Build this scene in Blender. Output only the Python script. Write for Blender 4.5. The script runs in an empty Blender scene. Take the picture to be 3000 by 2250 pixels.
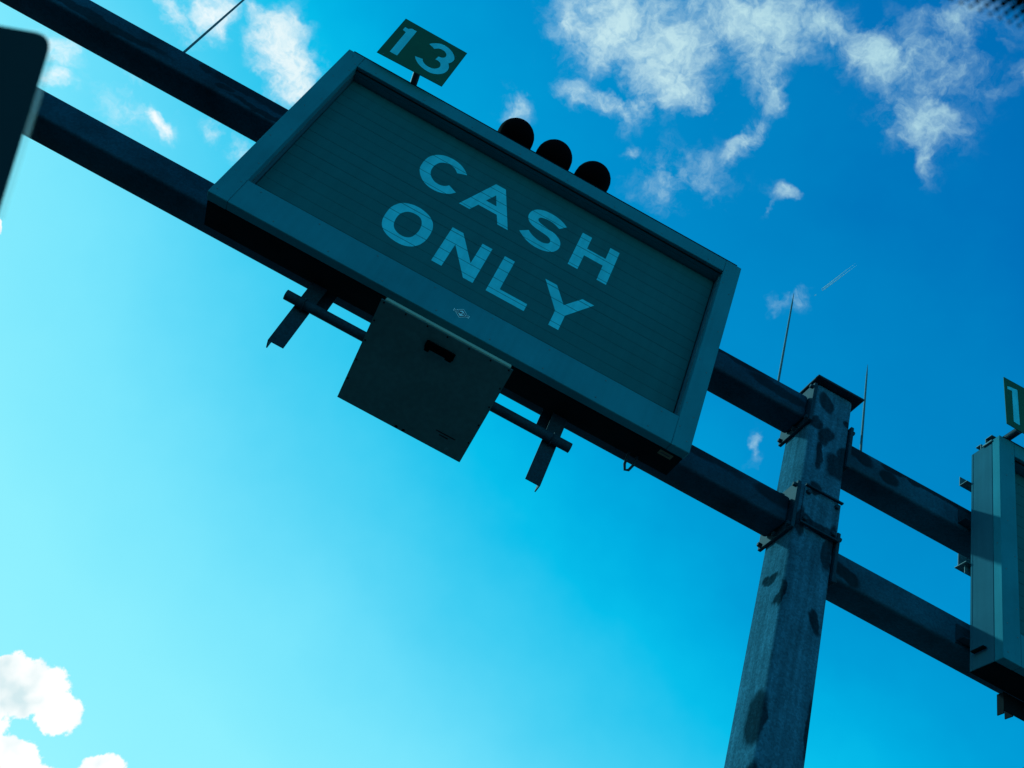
import bpy, bmesh, math, random
from mathutils import Vector, Matrix
from mathutils.geometry import tessellate_polygon

random.seed(7)
sc = bpy.context.scene
COL = sc.collection
ZO = 4.6                      # height of the sign's bottom edge above the road

# ------------------------------------------------------------------ camera
CAM = Vector((1.6752, -3.7374, -3.3687 + ZO))
RIGHT = Vector((0.87732, -0.34604, 0.33251))
DOWN = Vector((0.47691, 0.55141, -0.68447))
FWD = Vector((0.05351, 0.75908, 0.64880))
cd = bpy.data.cameras.new('camera'); cam = bpy.data.objects.new('camera', cd); COL.objects.link(cam)
cd.sensor_width = 36.0; cd.lens = 36.0 * 2678.2 / 3000.0
cd.clip_start = 0.02; cd.clip_end = 80000
cd.dof.use_dof = True; cd.dof.focus_distance = 5.3; cd.dof.aperture_fstop = 9.0
m3 = Matrix((RIGHT, -DOWN, -FWD)).transposed()
cam.matrix_world = Matrix.Translation(CAM) @ m3.to_4x4()
sc.camera = cam

# ------------------------------------------------------------------ exposure
sc.view_settings.view_transform = 'Standard'; sc.view_settings.look = 'None'
sc.view_settings.exposure = 0.0; sc.view_settings.gamma = 1.0; sc.view_settings.use_curve_mapping = False

# ------------------------------------------------------------------ sun and sky
SUN_AZ, SUN_EL = -46.0, 30.0
sl = bpy.data.lights.new('sun', 'SUN'); sl.energy = 2.5; sl.angle = math.radians(2.0); sl.color = (0.38, 0.95, 1.0)
so = bpy.data.objects.new('sun', sl); COL.objects.link(so)
a, e = math.radians(SUN_AZ), math.radians(SUN_EL)
sdir = Vector((math.sin(a) * math.cos(e), math.cos(a) * math.cos(e), math.sin(e)))
so.rotation_euler = sdir.to_track_quat('Z', 'Y').to_euler(); so.location = sdir * 60

world = bpy.data.worlds.new('World'); sc.world = world; world.use_nodes = True
nt = world.node_tree; N = nt.nodes; Lk = nt.links
N.clear()
def nd(t, **kw):
    n = N.new(t)
    for k, v in kw.items(): setattr(n, k, v)
    return n
def mth(op, x, y=None, clamp=False):
    n = nd('ShaderNodeMath', operation=op, use_clamp=clamp)
    for i, v in enumerate((x, y)):
        if v is None: continue
        if isinstance(v, (int, float)): n.inputs[i].default_value = v
        else: Lk.new(v, n.inputs[i])
    return n.outputs[0]
def smooth(x, lo, hi, o0=0.0, o1=1.0):
    n = nd('ShaderNodeMapRange', interpolation_type='SMOOTHSTEP')
    Lk.new(x, n.inputs['Value'])
    for k, v in (('From Min', lo), ('From Max', hi), ('To Min', o0), ('To Max', o1)): n.inputs[k].default_value = v
    return n.outputs['Result']
def ramp(fac, stops):
    r = nd('ShaderNodeValToRGB'); Lk.new(fac, r.inputs[0]); el = r.color_ramp.elements
    while len(el) < len(stops): el.new(0.5)
    for x, (p, c) in zip(el, stops): x.position = p; x.color = (*c, 1)
    return r.outputs[0]
sky = nd('ShaderNodeTexSky', sky_type='NISHITA', sun_disc=False)
sky.sun_elevation = e; sky.sun_rotation = a
sky.air_density = 1.0; sky.dust_density = 0.12; sky.ozone_density = 1.0
sep = nd('ShaderNodeSeparateColor'); Lk.new(sky.outputs[0], sep.inputs[0])
t = mth('MULTIPLY', sep.outputs[1], 0.125)
# the photograph's cyan rendering of a clear sky, darkest blue to near-white haze
tc = nd('ShaderNodeTexCoord')
def noise(vec, scale, detail, rough, dist=0.0):
    n = nd('ShaderNodeTexNoise', noise_dimensions='3D'); Lk.new(vec, n.inputs['Vector'])
    n.inputs['Scale'].default_value = scale; n.inputs['Detail'].default_value = detail
    n.inputs['Roughness'].default_value = rough; n.inputs['Distortion'].default_value = dist
    return n
def warp(vec, scale, amount, detail=3):
    n = noise(vec, scale, detail, .6)
    s = nd('ShaderNodeVectorMath', operation='SUBTRACT'); Lk.new(n.outputs['Color'], s.inputs[0]); s.inputs[1].default_value = (.5, .5, .5)
    m = nd('ShaderNodeVectorMath', operation='SCALE'); Lk.new(s.outputs[0], m.inputs[0]); m.inputs['Scale'].default_value = amount
    q = nd('ShaderNodeVectorMath', operation='ADD'); Lk.new(vec, q.inputs[0]); Lk.new(m.outputs[0], q.inputs[1])
    return q.outputs[0]
def blobs(vec, lst, inner=0.0, outer=2.15):
    acc = None
    for az, el_, sx, sy, roll, wt in lst:
        A, E_ = math.radians(az), math.radians(el_)
        c = Vector((math.sin(A) * math.cos(E_), math.cos(A) * math.cos(E_), math.sin(E_)))
        r = Vector((math.cos(A), -math.sin(A), 0)); u = r.cross(c)
        rr = math.radians(roll); t1 = r * math.cos(rr) + u * math.sin(rr); t2 = c.cross(t1)
        mp = nd('ShaderNodeMapping', vector_type='TEXTURE'); Lk.new(vec, mp.inputs['Vector'])
        mp.inputs['Location'].default_value = c
        mp.inputs['Rotation'].default_value = Matrix((t1, t2, c)).transposed().to_euler()
        mp.inputs['Scale'].default_value = (math.radians(sx), math.radians(sy), .12)
        ln = nd('ShaderNodeVectorMath', operation='LENGTH'); Lk.new(mp.outputs[0], ln.inputs[0])
        v = smooth(ln.outputs['Value'], inner, outer, wt, 0.0)
        acc = v if acc is None else mth('MAXIMUM', acc, v)
    return acc
# azimuth, elevation, half width, half height (degrees), roll, weight
WISPS = [(-4.62, 62.18, 2.57, 2.18, 31.7, 0.95), (2.84, 62.7, 2.57, 1.98, 6.5, 1.0), (4.92, 60.82, 2.51, 1.4, 4.8, 1.0), (-1.2, 58.31, 2.24, 0.65, 17.7, 0.75), (3.29, 58.84, 1.02, 1.26, 6.2, 0.7), (10.47, 65.3, 4.07, 1.45, 8.7, 0.95), (14.81, 63.8, 1.37, 2.15, 14.7, 0.75), (17.51, 62.05, 0.98, 1.02, 12.8, 0.7), (21.75, 66.14, 3.41, 0.95, -10.9, 0.9), (27.96, 64.92, 2.27, 1.17, -34.5, 0.9), (34.56, 64.34, 2.79, 2.14, -13.0, 0.62), (34.6, 61.41, 1.8, 1.36, -12.0, 0.85), (35.53, 59.77, 0.72, 1.18, -1.9, 0.7), (37.96, 66.09, 2.36, 1.45, -6.9, 0.55), (16.04, 59.12, 1.71, 0.56, 66.9, 0.85), (10.68, 56.01, 2.36, 1.4, 19.8, 0.55), (21.81, 57.02, 0.84, 0.48, 20.9, 0.6), (20.82, 55.89, 0.69, 0.22, 64.1, 0.45), (4.62, 56.19, 0.49, 0.37, 24.6, 0.55), (41.76, 62.68, 1.82, 0.55, 2.1, 0.4), (-26.9, 48.02, 1.47, 2.06, 73.6, 1.25), (-29.0, 48.19, 0.87, 0.78, 51.9, 1.05), (-24.87, 47.74, 0.89, 1.39, 67.3, 1.2), (-34.73, 44.86, 0.75, 1.35, 70.7, 0.62), (-33.11, 44.7, 0.76, 0.76, 54.9, 0.6), (-33.27, 46.65, 1.14, 1.18, 55.4, 0.85), (-31.5, 48.34, 0.61, 1.19, 63.5, 0.6), (-36.05, 37.69, 0.83, 0.7, 34.0, 0.72), (-37.09, 38.59, 1.09, 0.91, 57.2, 0.6), (-30.03, 40.35, 0.42, 0.89, 89.6, 1.05), (-31.97, 39.88, 1.71, 1.14, 31.5, 0.45), (-26.68, 42.16, 0.51, 0.79, 68.5, 0.58), (-24.64, 42.55, 0.56, 0.72, 66.8, 0.52), (-8.57, 54.82, 0.80, 0.80, 35.3, 0.62), (24.47, 41.72, 0.42, 0.95, -2.6, 0.52), (25.38, 50.94, 0.77, 0.57, 30.7, 0.5), (23.96, 50.47, 0.61, 0.51, 10.9, 0.45), (47.14, 63.5, 1.06, 0.71, -14.3, 0.5), (-33.39, 41.15, 1.13, 0.75, 54.4, 0.4)]
CUMULUS = [(-12.87, 11.98, 2.45, 1.72, 14.0, 1.0), (-10.55, 11.66, 1.37, 1.28, 8.4, 1.0), (-14.42, 12.11, 1.26, 0.81, 30.0, 1.0), (-11.18, 9.05, 1.59, 0.97, 3.3, 1.0), (-6.98, 10.49, 1.37, 0.69, 36.5, 1.0), (-14.96, 9.11, 3.13, 3.13, 28.8, 1.0), (-9.22, 8.57, 2.84, 0.89, 16.5, 1.0), (-31.42, 30.09, 0.26, 0.66, 49.5, 1.0)]
dirv = tc.outputs['Generated']
wv = warp(dirv, 22, .050, 4)
mask = blobs(wv, WISPS)
fb = noise(wv, 26, 7, .64).outputs['Fac']
fine = noise(wv, 90, 3, .6).outputs['Fac']
hz = noise(dirv, 7, 4, .6).outputs['Fac']
th = mth('MULTIPLY', t, mth('ADD', mth('MULTIPLY', hz, .16), .92))      # faint uneven haze
skycol = ramp(th, [(0.0, (0, .05, .22)), (.12, (0, .12, .40)), (.158, (0, .165, .49)), (.175, (0, .215, .54)), (.215, (0, .275, .62)), (.243, (0, .345, .69)), (.265, (0, .43, .77)), (.29, (.002, .52, .835)),
                  (.34, (.05, .61, .89)), (.41, (.13, .715, .955)), (.47, (.19, .79, .985)), (.59, (.26, .865, 1.0)), (1.0, (.36, .94, 1.02))])
wd = mth('ADD', mth('MULTIPLY', mask, 1.45), mth('MULTIPLY', mth('SUBTRACT', fb, .5), 3.1))
wa = mth('MULTIPLY', smooth(wd, .12, 1.65), mth('MULTIPLY', mask, 1.8, True))
wa = mth('MULTIPLY', wa, smooth(fine, .25, .65, .62, 1.0))
cv = warp(dirv, 52, .010, 3)
cmask = blobs(cv, CUMULUS, .5, 1.3)
cf = noise(dirv, 95, 6, .64).outputs['Fac']
ca = smooth(mth('ADD', cmask, mth('MULTIPLY', mth('SUBTRACT', cf, .5), 1.25)), .40, .68)
wcol = ramp(t, [(.15, (.42, .69, .78)), (.23, (.62, .85, .90)), (.33, (.86, .97, 1.0)), (.45, (1.0, 1.02, 1.02))])
cn = noise(cv, 24, 3, .5).outputs['Fac']
ccol = ramp(cn, [(.34, (.66, .84, .88)), (.44, (.88, .97, .98)), (.54, (1.05, 1.06, 1.06))])
def mix(f, c1, c2):
    n = nd('ShaderNodeMix', data_type='RGBA'); Lk.new(f, n.inputs[0]); Lk.new(c1, n.inputs[6]); Lk.new(c2, n.inputs[7]); return n.outputs[2]
full = mix(ca, mix(wa, skycol, wcol), ccol)
sc10 = nd('ShaderNodeVectorMath', operation='SCALE'); Lk.new(full, sc10.inputs[0]); sc10.inputs['Scale'].default_value = 10.0
bg = nd('ShaderNodeBackground'); Lk.new(sc10.outputs[0], bg.inputs[0]); bg.inputs[1].default_value = 0.1
ow = nd('ShaderNodeOutputWorld'); Lk.new(bg.outputs[0], ow.inputs[0])

# ------------------------------------------------------------------ materials
def mat(name, col, rough=.5, metal=0.0, var=0.12, vscale=6.0, bump=0.0, bscale=80.0, spots=None, spangle=0.0, spotcol=.35, streak=0.0, spec=.5):
    m = bpy.data.materials.new(name); m.use_nodes = True; T = m.node_tree; n = T.nodes; b = n['Principled BSDF']
    def new(t, **kw):
        x = n.new(t)
        for k, v in kw.items(): setattr(x, k, v)
        return x
    b.inputs['Roughness'].default_value = rough; b.inputs['Metallic'].default_value = metal; b.inputs['Specular IOR Level'].default_value = spec
    co = new('ShaderNodeTexCoord').outputs['Object']
    ns = new('ShaderNodeTexNoise'); T.links.new(co, ns.inputs['Vector']); ns.inputs['Scale'].default_value = vscale; ns.inputs['Detail'].default_value = 6; ns.inputs['Roughness'].default_value = .6
    mr = new('ShaderNodeMapRange'); T.links.new(ns.outputs['Fac'], mr.inputs[0])
    mr.inputs['From Min'].default_value = .3; mr.inputs['From Max'].default_value = .7; mr.inputs['To Min'].default_value = 1 - var; mr.inputs['To Max'].default_value = 1 + var
    fac = mr.outputs[0]
    def mul(x, y):
        q = new('ShaderNodeMath', operation='MULTIPLY'); T.links.new(x, q.inputs[0]); T.links.new(y, q.inputs[1]); return q.outputs[0]
    if spangle:
        vo = new('ShaderNodeTexVoronoi'); T.links.new(co, vo.inputs['Vector']); vo.inputs['Scale'].default_value = 95
        sp = new('ShaderNodeSeparateColor'); T.links.new(vo.outputs['Color'], sp.inputs[0])
        r2 = new('ShaderNodeMapRange'); T.links.new(sp.outputs[0], r2.inputs[0]); r2.inputs['To Min'].default_value = 1 - spangle; r2.inputs['To Max'].default_value = 1 + spangle
        fac = mul(fac, r2.outputs[0])
    if streak:
        mp = new('ShaderNodeMapping'); T.links.new(co, mp.inputs['Vector']); mp.inputs['Scale'].default_value = (30, 30, 1.6)
        n3 = new('ShaderNodeTexNoise'); T.links.new(mp.outputs[0], n3.inputs['Vector']); n3.inputs['Scale'].default_value = 1; n3.inputs['Detail'].default_value = 4
        r3 = new('ShaderNodeMapRange'); T.links.new(n3.outputs['Fac'], r3.inputs[0]); r3.inputs['From Min'].default_value = .3; r3.inputs['From Max'].default_value = .7; r3.inputs['To Min'].default_value = 1 - streak; r3.inputs['To Max'].default_value = 1 + streak
        fac = mul(fac, r3.outputs[0])
    if spots:                                    # darker blotches with outlines of their own
        n4 = new('ShaderNodeTexNoise'); T.links.new(co, n4.inputs['Vector']); n4.inputs['Scale'].default_value = 7; n4.inputs['Detail'].default_value = 3
        s4 = new('ShaderNodeVectorMath', operation='SUBTRACT'); T.links.new(n4.outputs['Color'], s4.inputs[0]); s4.inputs[1].default_value = (.5, .5, .5)
        s5 = new('ShaderNodeVectorMath', operation='SCALE'); T.links.new(s4.outputs[0], s5.inputs[0]); s5.inputs['Scale'].default_value = .10
        s6 = new('ShaderNodeVectorMath', operation='ADD'); T.links.new(co, s6.inputs[0]); T.links.new(s5.outputs[0], s6.inputs[1])
        acc = None
        for (x, y, z, rx, ry, rz, tilt) in spots:
            mp = new('ShaderNodeMapping', vector_type='TEXTURE'); T.links.new(s6.outputs[0], mp.inputs['Vector'])
            mp.inputs['Location'].default_value = (x, y, z); mp.inputs['Rotation'].default_value = (0, math.radians(tilt), 0); mp.inputs['Scale'].default_value = (rx, ry, rz)
            ln = new('ShaderNodeVectorMath', operation='LENGTH'); T.links.new(mp.outputs[0], ln.inputs[0])
            q = new('ShaderNodeMapRange', interpolation_type='SMOOTHSTEP'); T.links.new(ln.outputs['Value'], q.inputs[0])
            q.inputs['From Min'].default_value = .84; q.inputs['From Max'].default_value = 1.28; q.inputs['To Min'].default_value = spotcol; q.inputs['To Max'].default_value = 1
            if acc is None: acc = q.outputs[0]
            else:
                w = new('ShaderNodeMath', operation='MINIMUM'); T.links.new(acc, w.inputs[0]); T.links.new(q.outputs[0], w.inputs[1]); acc = w.outputs[0]
        fac = mul(fac, acc)
    sv = new('ShaderNodeVectorMath', operation='SCALE'); sv.inputs[0].default_value = col; T.links.new(fac, sv.inputs['Scale'])
    T.links.new(sv.outputs[0], b.inputs['Base Color'])
    if bump:
        nb = new('ShaderNodeTexNoise'); T.links.new(co, nb.inputs['Vector']); nb.inputs['Scale'].default_value = bscale; nb.inputs['Detail'].default_value = 4
        bp = new('ShaderNodeBump'); bp.inputs['Strength'].default_value = bump; bp.inputs['Distance'].default_value = .01; T.links.new(nb.outputs['Fac'], bp.inputs['Height']); T.links.new(bp.outputs[0], b.inputs['Normal'])
    return m
M = {}
M['frame'] = mat('frame_paint', (.012, .195, .250), .65, spec=.04, var=.11, vscale=3, streak=.04)
M['housing'] = mat('housing_paint', (.036, .128, .170), .65, spec=.0, var=.08, vscale=3, streak=.06)
M['under'] = mat('dark_paint_and_shade', (.006, .010, .013), .8, spec=.03, var=.3, vscale=5)  # for dark parts, and for underside shade painted into the colour
M['slat'] = mat('slat_green', (.008, .112, .126), .65, spec=.08, streak=.05, var=.07, vscale=2.5)
M['void'] = mat('dark_cavity', (.008, .008, .010), .8)
M['white'] = mat('white_print', (.04, .58, .70), .65, spec=.1, var=.11, vscale=7, streak=.07)
M['plate'] = mat('green_plate', (.005, .085, .048), .6, spec=.12, var=.08)
M['black'] = mat('black_plastic', (.002, .002, .003), .9, var=.1, spec=.02)
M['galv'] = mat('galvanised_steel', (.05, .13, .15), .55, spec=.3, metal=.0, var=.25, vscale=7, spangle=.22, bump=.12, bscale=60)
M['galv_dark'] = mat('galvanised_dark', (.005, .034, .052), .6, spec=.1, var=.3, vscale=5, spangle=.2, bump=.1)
M['tray'] = mat('sensor_tray_paint', (.05, .13, .145), .7, spec=.08, streak=.1, var=.12, vscale=4)
M['tray_body'] = mat('sensor_body_paint', (.22, .30, .24), .6, spec=.1, var=.1, vscale=5)
M['paper'] = mat('white_sticker', (.45, .72, .78), .6, spec=.2, var=.03)
M['sticker'] = mat('orange_sticker', (.16, .12, .08), .6, spec=.05, var=.1)
M['ink'] = mat('ink', (.01, .012, .03), .6)
M['asphalt'] = mat('asphalt', (.05, .05, .052), .9, var=.3, vscale=.8, bump=.4, bscale=200)
M['concrete'] = mat('concrete', (.22, .22, .21), .9, var=.2, vscale=2)
M['trail'] = mat('vapour', (.85, .85, .85), .9, var=.2, vscale=.004)
M['mirror'] = mat('dark_plastic', (.006, .045, .066), .6, spec=.12, var=.1)
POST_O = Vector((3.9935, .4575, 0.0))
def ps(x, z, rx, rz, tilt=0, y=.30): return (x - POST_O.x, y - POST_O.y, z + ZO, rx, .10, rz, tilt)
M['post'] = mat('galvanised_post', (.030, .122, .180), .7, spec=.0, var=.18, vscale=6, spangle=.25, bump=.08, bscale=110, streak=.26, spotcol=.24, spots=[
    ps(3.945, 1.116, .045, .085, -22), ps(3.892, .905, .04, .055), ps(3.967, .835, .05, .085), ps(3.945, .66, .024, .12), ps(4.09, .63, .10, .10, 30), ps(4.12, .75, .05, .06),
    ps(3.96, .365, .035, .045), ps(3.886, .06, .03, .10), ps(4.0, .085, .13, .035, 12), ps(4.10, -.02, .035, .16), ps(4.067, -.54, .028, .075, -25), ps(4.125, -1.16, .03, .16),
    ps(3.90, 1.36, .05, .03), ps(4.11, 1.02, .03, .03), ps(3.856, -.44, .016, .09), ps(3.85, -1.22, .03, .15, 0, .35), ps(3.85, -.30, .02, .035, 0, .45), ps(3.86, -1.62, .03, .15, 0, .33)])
def bs(x, z, rx, rz, tilt=0): return (x, .34, z, rx, .10, rz, tilt)
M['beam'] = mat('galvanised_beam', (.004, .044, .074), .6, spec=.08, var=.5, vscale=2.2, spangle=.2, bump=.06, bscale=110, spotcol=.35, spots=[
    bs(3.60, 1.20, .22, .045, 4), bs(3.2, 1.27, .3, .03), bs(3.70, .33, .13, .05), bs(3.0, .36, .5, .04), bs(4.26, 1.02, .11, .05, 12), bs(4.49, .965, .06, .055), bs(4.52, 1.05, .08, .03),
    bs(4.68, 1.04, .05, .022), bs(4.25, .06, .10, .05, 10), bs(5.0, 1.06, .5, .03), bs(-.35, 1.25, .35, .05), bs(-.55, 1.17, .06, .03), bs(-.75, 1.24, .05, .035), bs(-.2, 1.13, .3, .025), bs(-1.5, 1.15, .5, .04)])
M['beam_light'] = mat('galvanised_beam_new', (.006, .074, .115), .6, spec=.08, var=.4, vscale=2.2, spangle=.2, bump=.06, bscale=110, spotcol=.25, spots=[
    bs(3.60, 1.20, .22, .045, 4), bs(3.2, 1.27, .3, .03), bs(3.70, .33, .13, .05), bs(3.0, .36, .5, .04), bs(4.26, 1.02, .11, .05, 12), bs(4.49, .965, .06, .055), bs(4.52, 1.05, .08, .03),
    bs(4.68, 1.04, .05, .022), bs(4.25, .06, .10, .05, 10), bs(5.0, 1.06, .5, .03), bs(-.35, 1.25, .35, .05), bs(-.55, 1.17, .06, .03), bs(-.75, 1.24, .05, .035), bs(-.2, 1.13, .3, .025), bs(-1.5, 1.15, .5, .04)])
# windscreen reflection of the mirror edge, built as a translucent strip
mr_ = bpy.data.materials.new('edge_reflection'); mr_.use_nodes = True; T = mr_.node_tree; T.nodes.clear()
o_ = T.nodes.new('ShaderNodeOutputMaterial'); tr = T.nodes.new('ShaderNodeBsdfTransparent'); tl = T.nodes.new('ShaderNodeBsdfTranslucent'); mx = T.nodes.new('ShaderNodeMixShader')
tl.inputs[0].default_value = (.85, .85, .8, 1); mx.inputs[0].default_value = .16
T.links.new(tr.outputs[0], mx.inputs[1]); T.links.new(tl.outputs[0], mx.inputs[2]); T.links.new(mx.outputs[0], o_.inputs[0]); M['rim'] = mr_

# ------------------------------------------------------------------ helpers
def tag(o, label, cat, group=None):
    o['label'] = label; o['category'] = cat
    if group: o['group'] = group
    return o
def thing(name, label, cat, loc=(0, 0, 0), group=None):
    o = bpy.data.objects.new(name, None); COL.objects.link(o); o.location = loc; o.empty_display_size = .1
    return tag(o, label, cat, group)
def origin(p):
    v = Vector((0, 0, 0))
    while p is not None: v += p.location; p = p.parent
    return v
def link(name, me, material, parent=None, smooth_=False, loc=None):
    if material is not None and not me.materials: me.materials.append(material)
    if smooth_:
        for p in me.polygons: p.use_smooth = True
    o = bpy.data.objects.new(name, me); COL.objects.link(o)
    if parent is not None: o.parent = parent
    if loc is not None: o.location = loc
    return o
def tomesh(name, bm, off):
    bmesh.ops.recalc_face_normals(bm, faces=bm.faces)
    bmesh.ops.translate(bm, verts=bm.verts, vec=-off)
    me = bpy.data.meshes.new(name); bm.to_mesh(me); bm.free(); return me
def F(p): return Vector((p[0], p[1], p[2] + ZO))          # sign-frame point to world
def bm_box(bm, x0, x1, y0, y1, z0, z1):
    vs = [bm.verts.new(F((x, y, z))) for x in (x0, x1) for y in (y0, y1) for z in (z0, z1)]
    for f in ((0, 1, 3, 2), (4, 6, 7, 5), (0, 4, 5, 1), (2, 3, 7, 6), (0, 2, 6, 4), (1, 5, 7, 3)): bm.faces.new([vs[i] for i in f])
    return vs
def box(name, parent, xr, yr, zr, material, bev=0.0, seg=1):
    bm = bmesh.new(); bm_box(bm, xr[0], xr[1], yr[0], yr[1], zr[0], zr[1])
    if bev: bmesh.ops.bevel(bm, geom=bm.edges[:], offset=bev, segments=seg, profile=.5, affect='EDGES')
    me = tomesh(name, bm, origin(parent))
    o = link(name, me, material, parent, smooth_=seg > 1)
    if seg > 1: autosmooth(o)
    return o
def autosmooth(o, ang=40):
    me = o.data
    bm = bmesh.new(); bm.from_mesh(me)
    for ed in bm.edges:
        if len(ed.link_faces) == 2 and ed.calc_face_angle(0) > math.radians(ang): ed.smooth = False
    bm.to_mesh(me); bm.free()
def tube_mesh(name, pts, radii, off, seg=14, caps=True):
    bm = bmesh.new(); rings = []
    P = [Vector(p) for p in pts]
    ref = None
    for i, p in enumerate(P):
        d = (P[min(i + 1, len(P) - 1)] - P[max(i - 1, 0)]).normalized()
        if ref is None:
            ref = d.orthogonal().normalized()
        ref = (ref - d * ref.dot(d)).normalized(); b = d.cross(ref)
        r = radii[i] if isinstance(radii, (list, tuple)) else radii
        rings.append([bm.verts.new(p + (ref * math.cos(2 * math.pi * k / seg) + b * math.sin(2 * math.pi * k / seg)) * r) for k in range(seg)])
    for A_, B_ in zip(rings, rings[1:]):
        for k in range(seg): bm.faces.new((A_[k], A_[(k + 1) % seg], B_[(k + 1) % seg], B_[k]))
    if caps: bm.faces.new(rings[0][::-1]); bm.faces.new(rings[-1])
    return tomesh(name, bm, off)
def tube(name, parent, pts, radii, material, seg=14):
    o = link(name, tube_mesh(name, [F(p) for p in pts], radii, origin(parent), seg), material, parent, True); autosmooth(o, 50); return o
def hexbolt(name, r, h, axis, seg=6):
    """unit bolt at origin, pointing along axis"""
    bm = bmesh.new(); d = Vector(axis)
    u = d.orthogonal().normalized(); v = d.cross(u)
    lo = [bm.verts.new((u * math.cos(2 * math.pi * k / seg) + v * math.sin(2 * math.pi * k / seg)) * r) for k in range(seg)]
    md = [bm.verts.new(p.co * .98 + d * h * .75) for p in lo]
    hi = [bm.verts.new(p.co * .72 + d * h) for p in lo]
    for A_, B_ in ((lo, md), (md, hi)):
        for k in range(seg): bm.faces.new((A_[k], A_[(k + 1) % seg], B_[(k + 1) % seg], B_[k]))
    bm.faces.new(hi); bm.faces.new(lo[::-1])
    bmesh.ops.recalc_face_normals(bm, faces=bm.faces)
    me = bpy.data.meshes.new(name); bm.to_mesh(me); bm.free(); return me
BOLT = {k: hexbolt('bolt', .017, .020, ax) for k, ax in (('-x', (-1, 0, 0)), ('+x', (1, 0, 0)), ('-y', (0, -1, 0)), ('-z', (0, 0, -1)))}
SCREW = {k: hexbolt('screw', .0045, .0025, ax, 8) for k, ax in (('-y', (0, -1, 0)), ('-x', (-1, 0, 0)))}
for v in BOLT.values(): v.materials.append(M['galv_dark'])
for v in SCREW.values(): v.materials.append(M['galv'])
def put(name, me, parent, p): return link(name, me, None, parent, loc=F(p) - origin(parent))
def flat_poly(name, parent, loops, y, material, bands=None):
    """printed figure lying on the plane y (facing the road), optionally cut by the gaps between slats"""
    tris = tessellate_polygon([[Vector((x, z, 0)) for x, z in lp] for lp in loops])
    pts = [p for lp in loops for p in lp]
    polys = [[pts[i] for i in t_] for t_ in tris]
    if bands:
        def clip(poly, s, lim):
            out = []
            for i in range(len(poly)):
                A_, B_ = poly[i], poly[(i + 1) % len(poly)]
                ia, ib = s * (A_[1] - lim) >= 0, s * (B_[1] - lim) >= 0
                if ia: out.append(A_)
                if ia != ib:
                    k = (lim - A_[1]) / (B_[1] - A_[1]); out.append((A_[0] + k * (B_[0] - A_[0]), lim))
            return out
        res = []
        for lo, hi in bands:
            for p in polys:
                q = clip(p, 1, lo)
                if len(q) > 2: q = clip(q, -1, hi)
                if len(q) > 2: res.append(q)
        polys = res
    off = origin(parent); V, Fc = [], []
    for p in polys:
        area = sum(p[i][0] * p[(i + 1) % len(p)][1] - p[(i + 1) % len(p)][0] * p[i][1] for i in range(len(p)))
        if abs(area) < 1e-8: continue
        if area < 0: p = p[::-1]
        Fc.append(list(range(len(V), len(V) + len(p)))); V += [tuple(F((x, y, z)) - off) for x, z in p]
    me = bpy.data.meshes.new(name); me.from_pydata(V, [], Fc); me.update()
    return link(name, me, material, parent)
def spline(pts, closed=True, n=4):
    out = []; m = len(pts)
    for i in range(m if closed else m - 1):
        g = lambda k: pts[k % m] if closed else pts[max(0, min(m - 1, k))]
        p0, p1, p2, p3 = g(i - 1), g(i), g(i + 1), g(i + 2)
        for k in range(n):
            s = k / n
            out.append(tuple(.5 * (2 * p1[c] + (p2[c] - p0[c]) * s + (2 * p0[c] - 5 * p1[c] + 4 * p2[c] - p3[c]) * s * s + (-p0[c] + 3 * p1[c] - 3 * p2[c] + p3[c]) * s ** 3) for c in (0, 1)))
    if not closed: out.append(pts[-1])
    return out

# ------------------------------------------------------------------ ground
bm = bmesh.new(); bmesh.ops.create_circle(bm, cap_ends=True, segments=96, radius=20000)
g = link('ground', tomesh('ground', bm, Vector((0, 0, 0))), M['asphalt']); g['kind'] = 'structure'
bm = bmesh.new(); bm_box(bm, 3.2, 4.8, -6, 8, -ZO + .002, -ZO + .15); bmesh.ops.bevel(bm, geom=bm.edges[:], offset=.03, segments=2, affect='EDGES')
k = link('lane_island', tomesh('lane_island', bm, Vector((0, 0, 0))), M['concrete']); k['kind'] = 'structure'

# ------------------------------------------------------------------ gantry post
post = thing('gantry_post', 'square galvanised steel post with blotchy faces and capped top', 'post', (POST_O.x, POST_O.y, .15))
PX0, PX1, PY0, PY1 = 3.85, 4.137, .300, .615
def post_part(name, xr, yr, zr, material, bev=0, seg=1): return box(name, post, xr, yr, zr, material, bev, seg)
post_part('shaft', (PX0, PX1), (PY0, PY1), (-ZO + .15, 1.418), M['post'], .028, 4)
post_part('cap_plate', (3.82, 4.185), (.245, .67), (1.4185, 1.436), M['galv_dark'], .004, 1)
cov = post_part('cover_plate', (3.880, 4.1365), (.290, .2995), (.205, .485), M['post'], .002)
box('rib', cov, (3.876, 4.142), (.268, .2895), (.4855, .498), M['galv_dark'], .002)
box('rib', cov, (3.876, 4.142), (.268, .2895), (.192, .2045), M['galv_dark'], .002)
for x in (3.905, 4.108):
    for z in (.24, .45): put('bolt', BOLT['-y'], cov, (x, .290, z))

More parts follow.
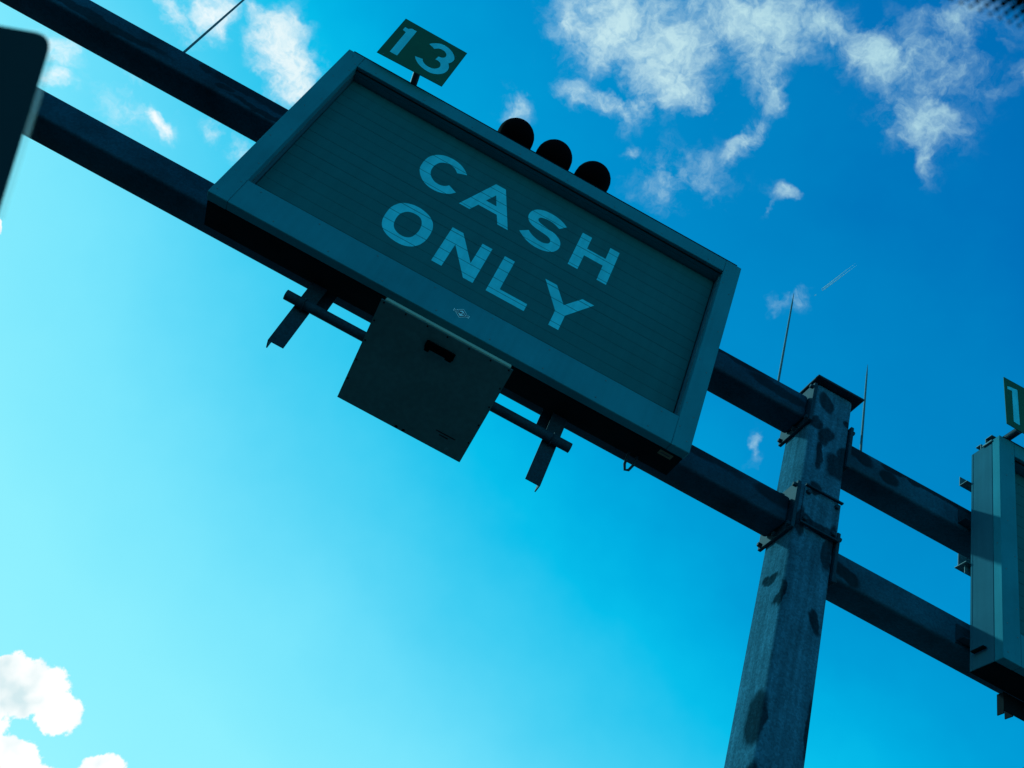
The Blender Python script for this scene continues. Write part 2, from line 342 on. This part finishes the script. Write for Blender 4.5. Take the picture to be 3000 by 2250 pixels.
# ------------------------------------------------------------------ gantry beams
BY0, BY1 = .340, .573
def beam(label, x0, x1, z0, plate_x, face, pz, m='beam'):
    b = thing('gantry_beam', label, 'beam', F(((x0 + x1) / 2, (BY0 + BY1) / 2, z0)), 'beams of the gantry'); b['kind'] = 'thing'
    o = box('tube', b, (x0, x1), (BY0, BY1), (z0, z0 + .1995), M[m], .020, 4)
    # keep the blotch pattern in gantry coordinates
    mw = origin(b)
    me = o.data
    for v in me.vertices: v.co += mw - Vector((0, 0, ZO))
    o.location = -(mw - Vector((0, 0, ZO)))
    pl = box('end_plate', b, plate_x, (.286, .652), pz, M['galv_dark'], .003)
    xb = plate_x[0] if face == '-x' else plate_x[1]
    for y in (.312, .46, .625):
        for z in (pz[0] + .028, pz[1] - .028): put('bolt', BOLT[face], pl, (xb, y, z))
    return b
beam('upper blotchy steel beam passing behind the CASH ONLY sign', -3.40, 3.8255, 1.0891, (3.826, 3.8495), '-x', (1.040, 1.392))
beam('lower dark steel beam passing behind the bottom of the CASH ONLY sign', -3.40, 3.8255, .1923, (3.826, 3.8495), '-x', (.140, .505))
beam('upper blotchy steel beam between the post and the grey sign cabinet seen edge on', 4.1605, 9.3, .8783, (4.1375, 4.160), '+x', (.815, 1.172), 'beam_light')
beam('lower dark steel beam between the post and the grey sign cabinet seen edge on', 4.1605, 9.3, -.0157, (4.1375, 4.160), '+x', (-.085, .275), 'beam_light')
# the posts that carry the far ends, beyond the picture
for x, lab, top in ((-3.545, 'plain galvanised post at the end of the CASH ONLY sign beams', 1.42), (9.446, 'plain galvanised post at the end of the lower pair of beams', 1.21)):
    p2 = thing('gantry_post', lab, 'post', (x, .4575, 0))
    box('shaft', p2, (x - .1445, x + .1445), (PY0, PY1), (-ZO, top), M['galv'], .028, 3)
    box('cap_plate', p2, (x - .18, x + .18), (.245, .67), (top + .0005, top + .018), M['galv_dark'])

# ------------------------------------------------------------------ lightning rods
for lab, b, tp in (('thin grey lightning rod on the upper beam, beyond the 13 plate from the post', (-.983, .45, 1.2865), (-1.03, .45, 2.55)),
                   ('thin pointed lightning rod on the upper beam between the CASH ONLY sign and the post', (3.64, .45, 1.2865), (3.614, .45, 2.374)),
                   ('thin pointed lightning rod on the beam between the post and the grey cabinet', (4.333, .45, 1.0755), (4.304, .45, 2.049))):
    r = thing('lightning_rod', lab, 'lightning rod', F(b), 'lightning rods on the gantry')
    B_, T_ = Vector(b), Vector(tp)
    tube('rod', r, [B_, B_.lerp(T_, .55), B_.lerp(T_, .88), T_], [.0085, .0075, .006, .0012], M['galv'], 10)
    tube('clamp', r, [B_ + Vector((0, 0, .0005)), B_ + Vector((0, 0, .03))], .018, M['galv_dark'], 8)

# ------------------------------------------------------------------ lane signs
H, LIP, DEP, REC = 1.710, .067, .266, .1086
SLATS = [.2296 + .0898 * i for i in range(16)]
def lane_sign(label, ox, oz, letters=None, rails_x=(.05, 2.95)):
    s = thing('lane_sign', label, 'sign', F((ox + 1.5, .13, oz)), 'lane signs on the gantry')
    def b(name, xr, yr, zr, m, bev=.0, parent=None, seg=1): return box(name, parent or s, (xr[0] + ox, xr[1] + ox), yr, (zr[0] + oz, zr[1] + oz), m, bev, seg)
    IX0, IX1, IZ0, IZ1 = .118, 2.884, .215, 1.591
    bars = [b('frame_bar', (0, IX0), (0, LIP), (0, H), M['frame'], .003), b('frame_bar', (IX1, 3.0), (0, LIP), (0, H), M['frame'], .003),
            b('frame_bar', (IX0 + .0012, IX1 - .0012), (.0008, LIP), (IZ1, H), M['frame'], .003), b('frame_bar', (IX0 + .0012, IX1 - .0012), (.0008, LIP), (.0005, IZ0), M['frame'], .003)]
    # screws
    def scr(par, x, z): put('screw', SCREW['-y'], par, (x + ox, 0.0006, z + oz))
    for i in range(8):
        scr(bars[3], .22 + .365 * i, .182); scr(bars[3], .38 + .335 * i, .034); scr(bars[2], .24 + .36 * i, 1.622)
    for z in (.05, .24, .62, 1.0, 1.38, 1.66):
        scr(bars[0], .03 + .02 * (z > .9), z); scr(bars[1], 2.965, z + .02)
        scr(bars[0], .098, z + .13 if z < 1.5 else z - .06); scr(bars[1], 2.902, z + .1 if z < 1.5 else z - .05)
    # housing behind the frame, with a shadow gap
    h = b('housing', (.004, 2.996), (.2455, DEP), (.0042, H - .004), M['housing'], .003)
    b('housing_wall', (.004, IX0), (LIP + .006, .245), (.0045, H - .0045), M['housing'], .003)
    b('housing_wall', (IX1, 2.996), (LIP + .006, .245), (.0045, H - .0045), M['housing'], .003)
    b('housing_wall', (IX0 + .0005, IX1 - .0005), (LIP + .0015, .245), (IZ1 + .0005, H - .005), M['frame'], .002)
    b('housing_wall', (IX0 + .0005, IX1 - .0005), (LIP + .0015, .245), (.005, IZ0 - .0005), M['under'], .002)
    b('bottom_shade_sheet', (.0055, 2.9945), (LIP + .0065, .2645), (.0012, .0038), M['under'])  # near-black sheet added to paint the shade under the cabinet
    b('gap_seal', (.012, IX0 - .002), (LIP + .0002, LIP + .0058), (.012, H - .012), M['void']); b('gap_seal', (IX1 + .002, 2.988), (LIP + .0002, LIP + .0058), (.012, H - .012), M['void'])
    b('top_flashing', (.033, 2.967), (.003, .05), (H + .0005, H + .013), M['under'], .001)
    b('gasket', (IX0 + .002, IX1 - .002), (.024, .034), (IZ1 - .006, IZ1 - .0003), M['void'])
    b('gasket', (IX1 - .007, IX1 - .0003), (.045, .050), (IZ0 + .002, IZ1 - .008), M['galv']); b('gasket', (IX0 + .0003, IX0 + .005), (.045, .049), (IZ0 + .002, IZ1 - .008), M['galv'])
    b('backing', (IX0 + .001, IX1 - .001), (.150, .160), (IZ0 - .02 + .021, IZ1 - .001), M['void'])
    # rotating slats
    bands = []
    for i in range(15):
        gp = random.choice((.0003, .0004, .0005, .0010))
        z0, z1 = SLATS[i] + gp, SLATS[i + 1] - .0003
        bands.append((z0 + .0017, z1 - .0012))
        o = b('slat', (IX0 + .006, IX1 - .009), (REC, REC + .022), (z0, z1), M['slat'], .0012)
        c = F((ox + 1.5, REC, oz + (z0 + z1) / 2)) - origin(s); an = math.radians(random.uniform(-.25, .25))
        Rm = Matrix.Translation(c) @ Matrix.Rotation(an, 4, 'X') @ Matrix.Translation(-c); o.data.transform(Rm)
    if letters:
        for nm, loops in letters:
            o = flat_poly('letter', s, [[(x + ox, z + oz) for x, z in lp] for lp in loops], REC - .0012, M['white'], [(l + oz, h_ + oz) for l, h_ in bands])
            o['label'] = 'white letter ' + nm
    # rails between the cabinet and the beams
    for z in (1.17, .27):
        x0, x1 = rails_x
        r1 = b('mounting_rail', (x0, x1), (.3335, .3395), (z - .06 if z < 1 else z - .05, z + .07), M['galv_dark'])
        b('mounting_rail', (x0, x1), (DEP + .0005, .333), (z - .05, z - .044), M['galv_dark'])
    return s, b
def ring(pts, n=4): return spline(pts, True, n)
LA = [[(1.2818, 1.3595), (1.3545, 1.3595), (1.4975, 1.0195), (1.4225, 1.0195), (1.3893, 1.0975), (1.256, 1.0975), (1.2239, 1.0195), (1.1485, 1.0195)], [(1.3206, 1.2605), (1.2832, 1.168), (1.3594, 1.168)]]
LC = [spline([(1.0955, 1.0942), (1.0679, 1.0544), (1.0311, 1.0293), (0.989, 1.0152), (0.936, 1.0169), (0.8895, 1.0367), (0.8513, 1.0734), (0.8282, 1.1113), (0.8167, 1.1503), (0.8145, 1.2133), (0.8245, 1.2722), (0.8466, 1.314), (0.877, 1.3446), (0.9209, 1.3654), (0.9778, 1.3678), (1.026, 1.3539), (1.0662, 1.3264), (1.0939, 1.2959)], False)
      + spline([(1.0326, 1.2653), (1.0059, 1.2926), (0.9759, 1.3046), (0.9446, 1.3024), (0.9189, 1.2877), (0.9003, 1.266), (0.8861, 1.2245), (0.885, 1.1767), (0.8955, 1.1366), (0.9165, 1.1079), (0.9451, 1.0882), (0.9752, 1.083), (1.0041, 1.0906), (1.022, 1.1057), (1.0348, 1.1243)], False)]
LS = [spline([(1.8215, 1.3252), (1.7854, 1.3498), (1.7374, 1.3663), (1.6938, 1.37), (1.65, 1.3654), (1.6178, 1.3525), (1.592, 1.333), (1.571, 1.2999), (1.5642, 1.262), (1.5692, 1.2282), (1.5847, 1.2005), (1.6075, 1.1824), (1.639, 1.1696), (1.6861, 1.162), (1.7292, 1.1551), (1.7532, 1.1446), (1.7663, 1.128), (1.7676, 1.1091), (1.759, 1.0934), (1.7355, 1.0799), (1.7045, 1.0765), (1.6648, 1.0859), (1.6352, 1.1008), (1.6116, 1.1189)], False)
      + spline([(1.5613, 1.0721), (1.5904, 1.0478), (1.6271, 1.0242), (1.6682, 1.0103), (1.7097, 1.0069), (1.755, 1.0134), (1.7959, 1.0339), (1.8198, 1.0577), (1.8354, 1.0945), (1.8367, 1.1287), (1.8289, 1.1587), (1.8134, 1.1825), (1.7852, 1.2032), (1.757, 1.2146), (1.7145, 1.2211), (1.6702, 1.2295), (1.6435, 1.2413), (1.6334, 1.258), (1.6369, 1.2769), (1.653, 1.2894), (1.6872, 1.2978), (1.7249, 1.2963), (1.7577, 1.285), (1.7824, 1.2732)], False)]
LH = [[(1.930, 1.3575), (2.000, 1.3575), (2.001, 1.237), (2.138, 1.237), (2.138, 1.3575), (2.2077, 1.3575), (2.2077, 1.0170), (2.1385, 1.0170), (2.1385, 1.165), (2.001, 1.165), (2.001, 1.0170), (1.930, 1.0170)]]
LO = [ring([(0.8613, 0.7709), (0.8965, 0.7944), (0.9407, 0.8069), (0.9918, 0.8046), (1.0427, 0.7854), (1.0771, 0.7552), (1.0951, 0.7232), (1.1069, 0.6748), (1.1082, 0.5952), (1.0957, 0.5395), (1.0756, 0.5015), (1.0503, 0.4756), (1.0141, 0.4579), (0.9683, 0.4534), (0.9204, 0.4611), (0.8798, 0.4805), (0.8495, 0.509), (0.8326, 0.5405), (0.8211, 0.5917), (0.8205, 0.6798), (0.837, 0.7332)]),
      ring([(0.9147, 0.7216), (0.9385, 0.7362), (0.9668, 0.7409), (0.9958, 0.736), (1.017, 0.7186), (1.0327, 0.6878), (1.0407, 0.6364), (1.0364, 0.5878), (1.0257, 0.5537), (1.0089, 0.5334), (0.984, 0.5228), (0.9495, 0.525), (0.9201, 0.5402), (0.9007, 0.564), (0.8903, 0.5956), (0.8861, 0.6447), (0.8931, 0.6862)])]
LN = [[(1.198, .799), (1.2729, .799), (1.4049, 0.5984), (1.4065, .799), (1.4752, .799), (1.4752, .4603), (1.4107, .4603), (1.2683, .676), (1.2665, .4603), (1.198, .4603)]]
LL = [[(1.563, .798), (1.633, .798), (1.633, .524), (1.8194, .524), (1.8194, .4595), (1.563, .4595)]]
LY = [[(1.8475, .7965), (1.9301, .7965), (2.0192, .6693), (2.1095, .7965), (2.1919, .7965), (2.0532, .5930), (2.0532, .4593), (1.9858, .4593), (1.9858, .5926)]]
sign1, b1 = lane_sign('wide grey framed sign with dark green slats reading CASH ONLY', 0, 0, list(zip('CASHONLY', (LC, LA, LS, LH, LO, LN, LL, LY))))
# maker's mark on the lower frame bar
lg = flat_poly('maker_sticker', sign1, [[(1.5125, .0665), (1.5455, .0925), (1.5625, .0925), (1.5625, .1125), (1.5455, .1125), (1.5125, .1385), (1.4795, .1125), (1.4645, .1125), (1.4645, .0925), (1.4795, .0925)]], -.0005, M['paper'])
lg['label'] = 'small white diamond sticker reading DAMBACH'
flat_poly('diamond_outline', lg, [[(1.5125, .0705), (1.5525, .1025), (1.5125, .1345), (1.4725, .1025)], [(1.5125, .0790), (1.5420, .1025), (1.5125, .1260), (1.4830, .1025)]], -.0009, M['ink'])
flat_poly('name_strip', lg, [[(1.4665, .0940), (1.5605, .0940), (1.5605, .1110), (1.4665, .1110)]], -.0012, M['paper'])
fc = bpy.data.curves.new('lettering', 'FONT'); fc.body = 'DAMBACH'; fc.size = .0205; fc.offset = .0011; fc.align_x = 'CENTER'; fc.align_y = 'CENTER'
fo = bpy.data.objects.new('lettering_curve', fc); COL.objects.link(fo)
me = bpy.data.meshes.new_from_object(fo.evaluated_get(bpy.context.evaluated_depsgraph_get())); bpy.data.objects.remove(fo)
w_ = max(v.co.x for v in me.vertices) - min(v.co.x for v in me.vertices)
me.transform(Matrix.Rotation(math.pi / 2, 4, 'X') @ Matrix.Diagonal((.088 / w_, 1, 1, 1)))
me.materials.clear(); lt = link('lettering', me, M['ink'], lg, loc=F((1.5135, -.0016, .1025)) - origin(lg))
# orange label and cable loop under the cabinet
st = box('rating_label', sign1, (2.860, 2.945), (.086, .127), (-.0004, .0011), M['sticker']); st['label'] = 'small orange rating label with a dark line of print'
box('print_line', st, (2.872, 2.930), (.102, .110), (-.0009, -.0005), M['ink'])
tube('cable_loop', sign1, [(2.735, .24, .02), (2.735, .245, -.03), (2.738, .262, -.075), (2.752, .27, -.105), (2.772, .266, -.098), (2.786, .252, -.06), (2.790, .245, -.02), (2.790, .24, .02)], .0085, M['galv_dark'], 10)

sign2, b2 = lane_sign('grey sign cabinet seen edge on beyond the square post', 5.0583, -.2133, None, (-.034, 2.95))
# profiles standing out of the second cabinet
def b2w(name, xr, yr, zr, m=M['galv'], bev=0): return box(name, sign2, xr, yr, zr, m, bev)
b2w('roof_angle', (5.045, 8.0), (.055, .110), (1.5245, 1.529)); b2w('roof_angle', (5.045, 8.0), (.1105, .115), (1.4975, 1.529))
b2w('roof_angle', (5.075, 8.0), (.190, .1945), (1.4975, 1.555)); b2w('roof_angle', (5.075, 8.0), (.195, .24), (1.5505, 1.555))
b2w('rear_angle', (5.03, 8.0), (.335, .3395), (1.235, 1.315)); b2w('rear_angle', (5.03, 8.0), (.2675, .3345), (1.235, 1.2395))
b2w('rear_angle', (5.03, 8.0), (.2675, .37), (.560, .5645)); b2w('rear_angle', (5.03, 8.0), (.335, .3395), (.565, .655)); b2w('rear_angle', (5.05, 8.0), (.300, .3045), (.50, .5595))
b2w('door_handle', (5.030, 5.0575), (.121, .224), (-.112, -.100), M['under'], .003)
put('screw', SCREW['-x'], sign2, (5.0575, .032, .60))
b2w('hinge', (5.048, 5.058), (.06, .15), (1.478, 1.492), M['galv'], .002)
hb = box('hanger_foot', sign2, (5.295, 5.44), (.268, .275), (-.33, -.2135), M['under']); box('web', hb, (5.36, 5.366), (.2755, .335), (-.335, -.2135), M['under'])
box('web', hb, (5.30, 5.306), (.2755, .325), (-.345, -.2135), M['under'])

# ------------------------------------------------------------------ number plates
D1 = [[(0.2049, 2.1098), (0.2303, 2.1094), (0.2487, 2.1339), (0.2858, 2.1327), (0.2974, 1.7806), (0.2439, 1.7786), (0.2335, 2.0618), (0.2083, 2.0677)]]
D3 = [spline([(0.4079, 2.0763), (0.427, 2.1085), (0.4615, 2.1407), (0.5007, 2.1502), (0.5468, 2.1373), (0.5849, 2.1051), (0.6053, 2.0698), (0.6079, 2.0258), (0.5937, 1.9877)], False)[:-1]
      + spline([(0.5937, 1.9877), (0.6136, 1.9499), (0.6194, 1.9054), (0.6099, 1.8602), (0.5848, 1.8214), (0.5441, 1.7949), (0.4974, 1.7946), (0.4481, 1.8115), (0.4108, 1.8418), (0.3902, 1.8723)], False)
      + spline([(0.4412, 1.8873), (0.4569, 1.8616), (0.4913, 1.8432), (0.5267, 1.8462), (0.5502, 1.8644), (0.563, 1.8953), (0.5597, 1.9273), (0.5455, 1.9477), (0.5256, 1.9568), (0.5085, 1.9536)], False)
      + spline([(0.5115, 2.0014), (0.5308, 2.006), (0.5459, 2.0204), (0.5507, 2.0466), (0.5434, 2.0699), (0.5219, 2.0885), (0.4938, 2.0912), (0.4726, 2.0782), (0.4568, 2.0554)], False)]
def quad_plate(parent, q, y, th, m):
    bm = bmesh.new()
    f = [bm.verts.new(F((x, y, z))) for x, z in q]; r = [bm.verts.new(F((x, y + th, z))) for x, z in q]
    bm.faces.new(f); bm.faces.new(r[::-1])
    for i in range(4): bm.faces.new((f[i], r[i], r[(i + 1) % 4], f[(i + 1) % 4]))
    return link('plate', tomesh('plate', bm, origin(parent)), m, parent)
np1 = thing('number_plate', 'small green square plate with white 13 above the CASH ONLY sign', 'number plate', F((.44, .1, H)))
pl = quad_plate(np1, [(.168, 2.204), (.649, 2.204), (.657, 1.726), (.183, 1.7062)], -.088, .004, M['plate'])
for d, nm in ((D1, '1'), (D3, '3')): flat_poly('digit', np1, d, -.0886, M['white'])['label'] = 'white digit ' + nm
for x, z in ((.222, 1.725), (.604, 2.10), (.607, 1.755)): put('screw', SCREW['-y'], pl, (x, -.0882, z))
tube('arm', np1, [(.47, -.0835, 1.738), (.47, .20, 1.738)], .0245, M['galv_dark'], 16)
box('foot', np1, (.43, .51), (.10, .19), (H + .0005, H + .006), M['galv_dark'])
np2 = thing('number_plate', 'small green plate with a white 1 above the grey cabinet', 'number plate', F((5.14, .1, 1.4975)))
pl2 = quad_plate(np2, [(5.023, 1.978), (5.50, 1.985), (5.515, 1.512), (5.039, 1.530)], -.088, .004, M['plate'])
flat_poly('digit', np2, [[(5.051, 1.9015), (5.0727, 1.9087), (5.134, 1.9199), (5.1443, 1.5794), (5.0954, 1.5833), (5.0885, 1.8806), (5.052, 1.872)]], -.0886, M['white'])['label'] = 'white digit 1'
tube('arm', np2, [(5.14, -.0835, 1.535), (5.14, .20, 1.535)], .0255, M['galv_dark'], 16)
box('foot', np2, (5.10, 5.18), (.12, .185), (1.4975, 1.503), M['galv_dark'])

# ------------------------------------------------------------------ signal heads on the sign's top edge
for i, (x, lab) in enumerate(((1.222, 'black round signal head on the CASH ONLY sign, nearest the 13 plate'), (1.522, 'black round signal head on the CASH ONLY sign, middle of the three'), (1.826, 'black round signal head on the CASH ONLY sign, farthest from the 13 plate'))):
    s = thing('signal_head', lab, 'signal light', F((x, .1, H)), 'black signal heads along the sign top')
    c = 1.893
    dome = [(.10 - .130 * math.cos(t_), .130 * math.sin(t_)) for t_ in [math.radians(v) for v in (4, 15, 27, 39, 51, 63, 75, 90)]]
    tube('housing', s, [(x, y_, c) for y_, r_ in dome] + [(x, .20, c)], [r_ for y_, r_ in dome] + [.130], M['black'], 40)
    tube('visor', s, [(x, .2005, c), (x, .36, c - .01)], [.112, .106], M['black'], 32)
    box('base', s, (x - .05, x + .05), (.09, .18), (H + .0005, H + .02), M['black'])

# ------------------------------------------------------------------ bracket pipe and hangers
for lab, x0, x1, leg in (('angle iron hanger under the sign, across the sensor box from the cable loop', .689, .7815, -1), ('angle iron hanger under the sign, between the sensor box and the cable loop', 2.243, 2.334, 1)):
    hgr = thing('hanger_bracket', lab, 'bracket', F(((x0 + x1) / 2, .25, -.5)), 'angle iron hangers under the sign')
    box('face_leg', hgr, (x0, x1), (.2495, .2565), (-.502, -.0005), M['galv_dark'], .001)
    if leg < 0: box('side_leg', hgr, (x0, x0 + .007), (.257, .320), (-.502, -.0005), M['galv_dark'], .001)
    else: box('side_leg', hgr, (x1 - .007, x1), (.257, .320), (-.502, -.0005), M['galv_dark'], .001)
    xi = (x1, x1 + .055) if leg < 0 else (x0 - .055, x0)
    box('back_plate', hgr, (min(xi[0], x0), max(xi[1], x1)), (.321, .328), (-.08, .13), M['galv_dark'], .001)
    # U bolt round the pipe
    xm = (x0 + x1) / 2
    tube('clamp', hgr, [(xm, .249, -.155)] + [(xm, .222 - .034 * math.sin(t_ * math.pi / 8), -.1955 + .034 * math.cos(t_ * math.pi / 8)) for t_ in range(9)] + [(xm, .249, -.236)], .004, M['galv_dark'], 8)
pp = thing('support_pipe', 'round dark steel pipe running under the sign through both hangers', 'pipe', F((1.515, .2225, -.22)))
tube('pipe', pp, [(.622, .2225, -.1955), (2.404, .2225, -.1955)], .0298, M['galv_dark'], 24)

# ------------------------------------------------------------------ sensor housing
sh = thing('sensor_housing', 'flat dark sensor box hanging tilted on the pipe under the CASH ONLY sign', 'sensor box', F((1.511, .225, -.26)))
A0 = Vector((1.116, -.092, -.166)); EU = Vector((1, 0, 0)); EV = (Vector((1.116, .590, -.379)) - A0).normalized(); EW = EU.cross(EV)   # EW points up
if EW.z < 0: EW = -EW
def slab(name, parent, u, v, w, m, bev=0, taper=0.0):
    bm = bmesh.new(); off = origin(parent)
    vs = []
    for uu in u:
        for vv in v:
            for ww in w: vs.append(bm.verts.new(F(A0 + EU * (uu) + EV * vv + EW * ww)))
    for f in ((0, 1, 3, 2), (4, 6, 7, 5), (0, 4, 5, 1), (2, 3, 7, 6), (0, 2, 6, 4), (1, 5, 7, 3)): bm.faces.new([vs[i] for i in f])
    if bev: bmesh.ops.bevel(bm, geom=bm.edges[:], offset=bev, segments=2, affect='EDGES')
    return link(name, tomesh(name, bm, off), m, parent)
slab('bottom_lid', sh, (0, .790), (0, .7145), (0, .006), M['tray'], .001)
slab('body', sh, (.018, .772), (-.004, .700), (.0065, .038), M['tray_body'], .003)
slab('saddle', sh, (.10, .14), (.28, .36), (.0345, .052), M['galv_dark']); slab('saddle', sh, (.65, .69), (.28, .36), (.0345, .052), M['galv_dark'])
hd = slab('sensor_window', sh, (.312, .484), (.082, .128), (-.020, -.0005), M['black'], .004)
slab('foot', hd, (.318, .345), (.1285, .150), (-.012, -.0005), M['black'], .002); slab('foot', hd, (.440, .478), (.1285, .142), (-.012, -.0005), M['black'], .002)
def disc(name, parent, u, v, r, h, m, seg=16):
    c0 = A0 + EU * u + EV * v - EW * .0003
    return link(name, tube_mesh(name, [F(c0), F(c0 - EW * h)], r, origin(parent), seg), m, parent)
disc('plug', sh, .374, .701, .009, .003, M['black']); disc('plug', sh, .421, .700, .009, .003, M['black'])
disc('round_sticker', sh, .689, .676, .014, .0008, M['galv'])
for u in (.02, .15, .28, .40, .53, .66, .77):
    disc('screw', sh, u, .012, .005, .003, M['under'], 8)
for v in (.14, .28, .42, .56): disc('screw', sh, .012, v, .005, .003, M['under'], 8); disc('screw', sh, .778, v, .005, .003, M['under'], 8)
for k_, (u0, u1, v0) in enumerate(((.583, .705, .584), (.610, .665, .603))): slab('print_line', sh, (u0, u1), (v0, v0 + .007), (-.0009, -.0003), M['under'])

# ------------------------------------------------------------------ distant aircraft and its trails
def sky_point(az, el, dist):
    A, E_ = math.radians(az), math.radians(el)
    return CAM + Vector((math.sin(A) * math.cos(E_), math.cos(A) * math.cos(E_), math.sin(E_))) * dist
def far(px, py, dist=11000.0): return CAM + (RIGHT * (px - 1500) / 2678.2 + DOWN * (py - 1125) / 2678.2 + FWD) * dist
P0, P1 = far(2388.5, 864.5), far(2530, 757)
axis = (P1 - P0).normalized(); side = axis.cross(FWD).normalized()
for sgn, lab in ((-1, 'thin white vapour trail behind the tiny aircraft, upper of two'), (1, 'thin white vapour trail behind the tiny aircraft, lower of two')):
    q0 = P0 + axis * 95 + side * sgn * 9; q1 = P0 + axis * 620 + side * sgn * 14
    o = link('vapour_trail', tube_mesh('vapour_trail', [Vector((0, 0, 0)), (q1 - q0) * .08, (q1 - q0) * .5, q1 - q0], [1.5, 5, 4.2, .6], Vector((0, 0, 0)), 10), M['trail'], None, True, loc=q0)
    tag(o, lab, 'vapour trail', 'vapour trails in the blue sky')
ac = thing('aircraft', 'tiny white distant aircraft ahead of the vapour trails', 'aircraft', P0)
def far_tube(name, pts, rad): return link(name, tube_mesh(name, pts, rad, Vector((0, 0, 0)), 10), M['trail'], ac, True)
up = side.cross(axis)
far_tube('fuselage', [-axis * 16, -axis * 13, axis * 10, axis * 18], [.6, 2.6, 2.6, .8])
far_tube('wing', [side * 16 + axis * 4, -axis * 3, -side * 16 + axis * 4], [.5, 1.5, .5])
far_tube('tail', [side * 6 + axis * 17, axis * 14, -side * 6 + axis * 17], [.4, .8, .4])

# ------------------------------------------------------------------ inside the car: mirror edge and dotted windscreen border
def seat(px, py, d): return CAM + (RIGHT * (px - 1500) / 2678.2 + DOWN * (py - 1125) / 2678.2 + FWD) * d
def prism(name, parent, pts, depth, m, bev=0.0, taper=0.0):
    """rounded slab whose outline is given on its front face, thickened away from the driver"""
    off = origin(parent); bm = bmesh.new()
    f = [bm.verts.new(p) for p in pts]; ctr = sum(pts, Vector()) / len(pts)
    r = [bm.verts.new(p + (ctr - p) * taper + FWD * depth) for p in pts]
    bm.faces.new(f); bm.faces.new(r[::-1]); n_ = len(pts)
    for i in range(n_): bm.faces.new((f[i], r[i], r[(i + 1) % n_], f[(i + 1) % n_]))
    if bev: bmesh.ops.bevel(bm, geom=[e_ for e_ in bm.edges if e_.calc_face_angle(0) > .5], offset=bev, segments=3, affect='EDGES')
    return link(name, tomesh(name, bm, off), m, parent)
def round_corner(p, q, r_, rad, n=8):
    a1 = (Vector(p) - Vector(q)).normalized(); a2 = (Vector(r_) - Vector(q)).normalized()
    s0, s1 = Vector(q) + a1 * rad, Vector(q) + a2 * rad
    return [tuple(s0.lerp(Vector(q), t_).lerp(Vector(q).lerp(s1, t_), t_)) for t_ in [i / n for i in range(n + 1)]]
MD = .52
c_tr, c_tl, c_bl, c_br = (157, 103), (-760, -60), (-1050, 900), (-150, 1100)
mir = thing('rear_view_mirror', 'blurred dark rounded edge of a car mirror close by', 'mirror', seat(-300, 700, MD))
body = round_corner(c_tl, c_tr, c_br, 58) + round_corner(c_tr, c_br, c_bl, 60) + round_corner(c_br, c_bl, c_tl, 60) + round_corner(c_bl, c_tl, c_tr, 60)
prism('housing', mir, [seat(x, y, MD) for x, y in body], .030, M['mirror'], taper=.30)
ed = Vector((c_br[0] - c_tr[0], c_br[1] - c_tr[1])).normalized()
reflq = [Vector((c_tr[0], c_tr[1])) + ed * 60, Vector((c_tr[0], c_tr[1])) + ed * 560]
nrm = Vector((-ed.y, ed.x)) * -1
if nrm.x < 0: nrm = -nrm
rq = [reflq[0] - nrm * 6, reflq[0] + nrm * 9, reflq[1] + nrm * 9, reflq[1] - nrm * 6]
rm = prism('edge_reflection', mir, [seat(p.x, p.y, MD + .012) for p in rq], .004, M['rim'])
rm['label'] = 'windscreen reflection modelled as a pale strip along the mirror edge'

WD = .46
ws = thing('windscreen_border', 'blurred black dotted border of a windscreen corner', 'windscreen', seat(3000, -60, WD))
av, bv, o0 = Vector((28.5, 11.3)), Vector((19.0, -15.0)), Vector((2817, 6))
dots = {}
for row in range(0, 5):
    rad = (5.5, 8.0, 11.0, 14.0, 17.0)[row]
    me = None
    for i in range(-6, 12):
        p = o0 + av * i + bv * row
        if p.x < 2740 or p.x > 3120 or p.y < -70 or p.y > 140: continue
        c = seat(p.x, p.y, WD)
        if me is None:
            k_ = WD / 2678.2
            bm = bmesh.new(); f = [bm.verts.new((RIGHT * math.cos(t_ * math.pi / 6) + DOWN * math.sin(t_ * math.pi / 6)) * rad * k_) for t_ in range(12)]
            r = [bm.verts.new(v.co + FWD * .0006) for v in f]
            bm.faces.new(f); bm.faces.new(r[::-1])
            for j in range(12): bm.faces.new((f[j], r[j], r[(j + 1) % 12], f[(j + 1) % 12]))
            me = tomesh('dot', bm, Vector((0, 0, 0)))
        link('dot', me, M['black'], ws, loc=c - origin(ws))
q0 = o0 + bv * 3.7
band = [q0 - av * 8, q0 + av * 14, q0 + av * 14 + bv * 8, q0 - av * 8 + bv * 8]
prism('solid_band', ws, [seat(p.x, p.y, WD) for p in band], .0006, M['black'])
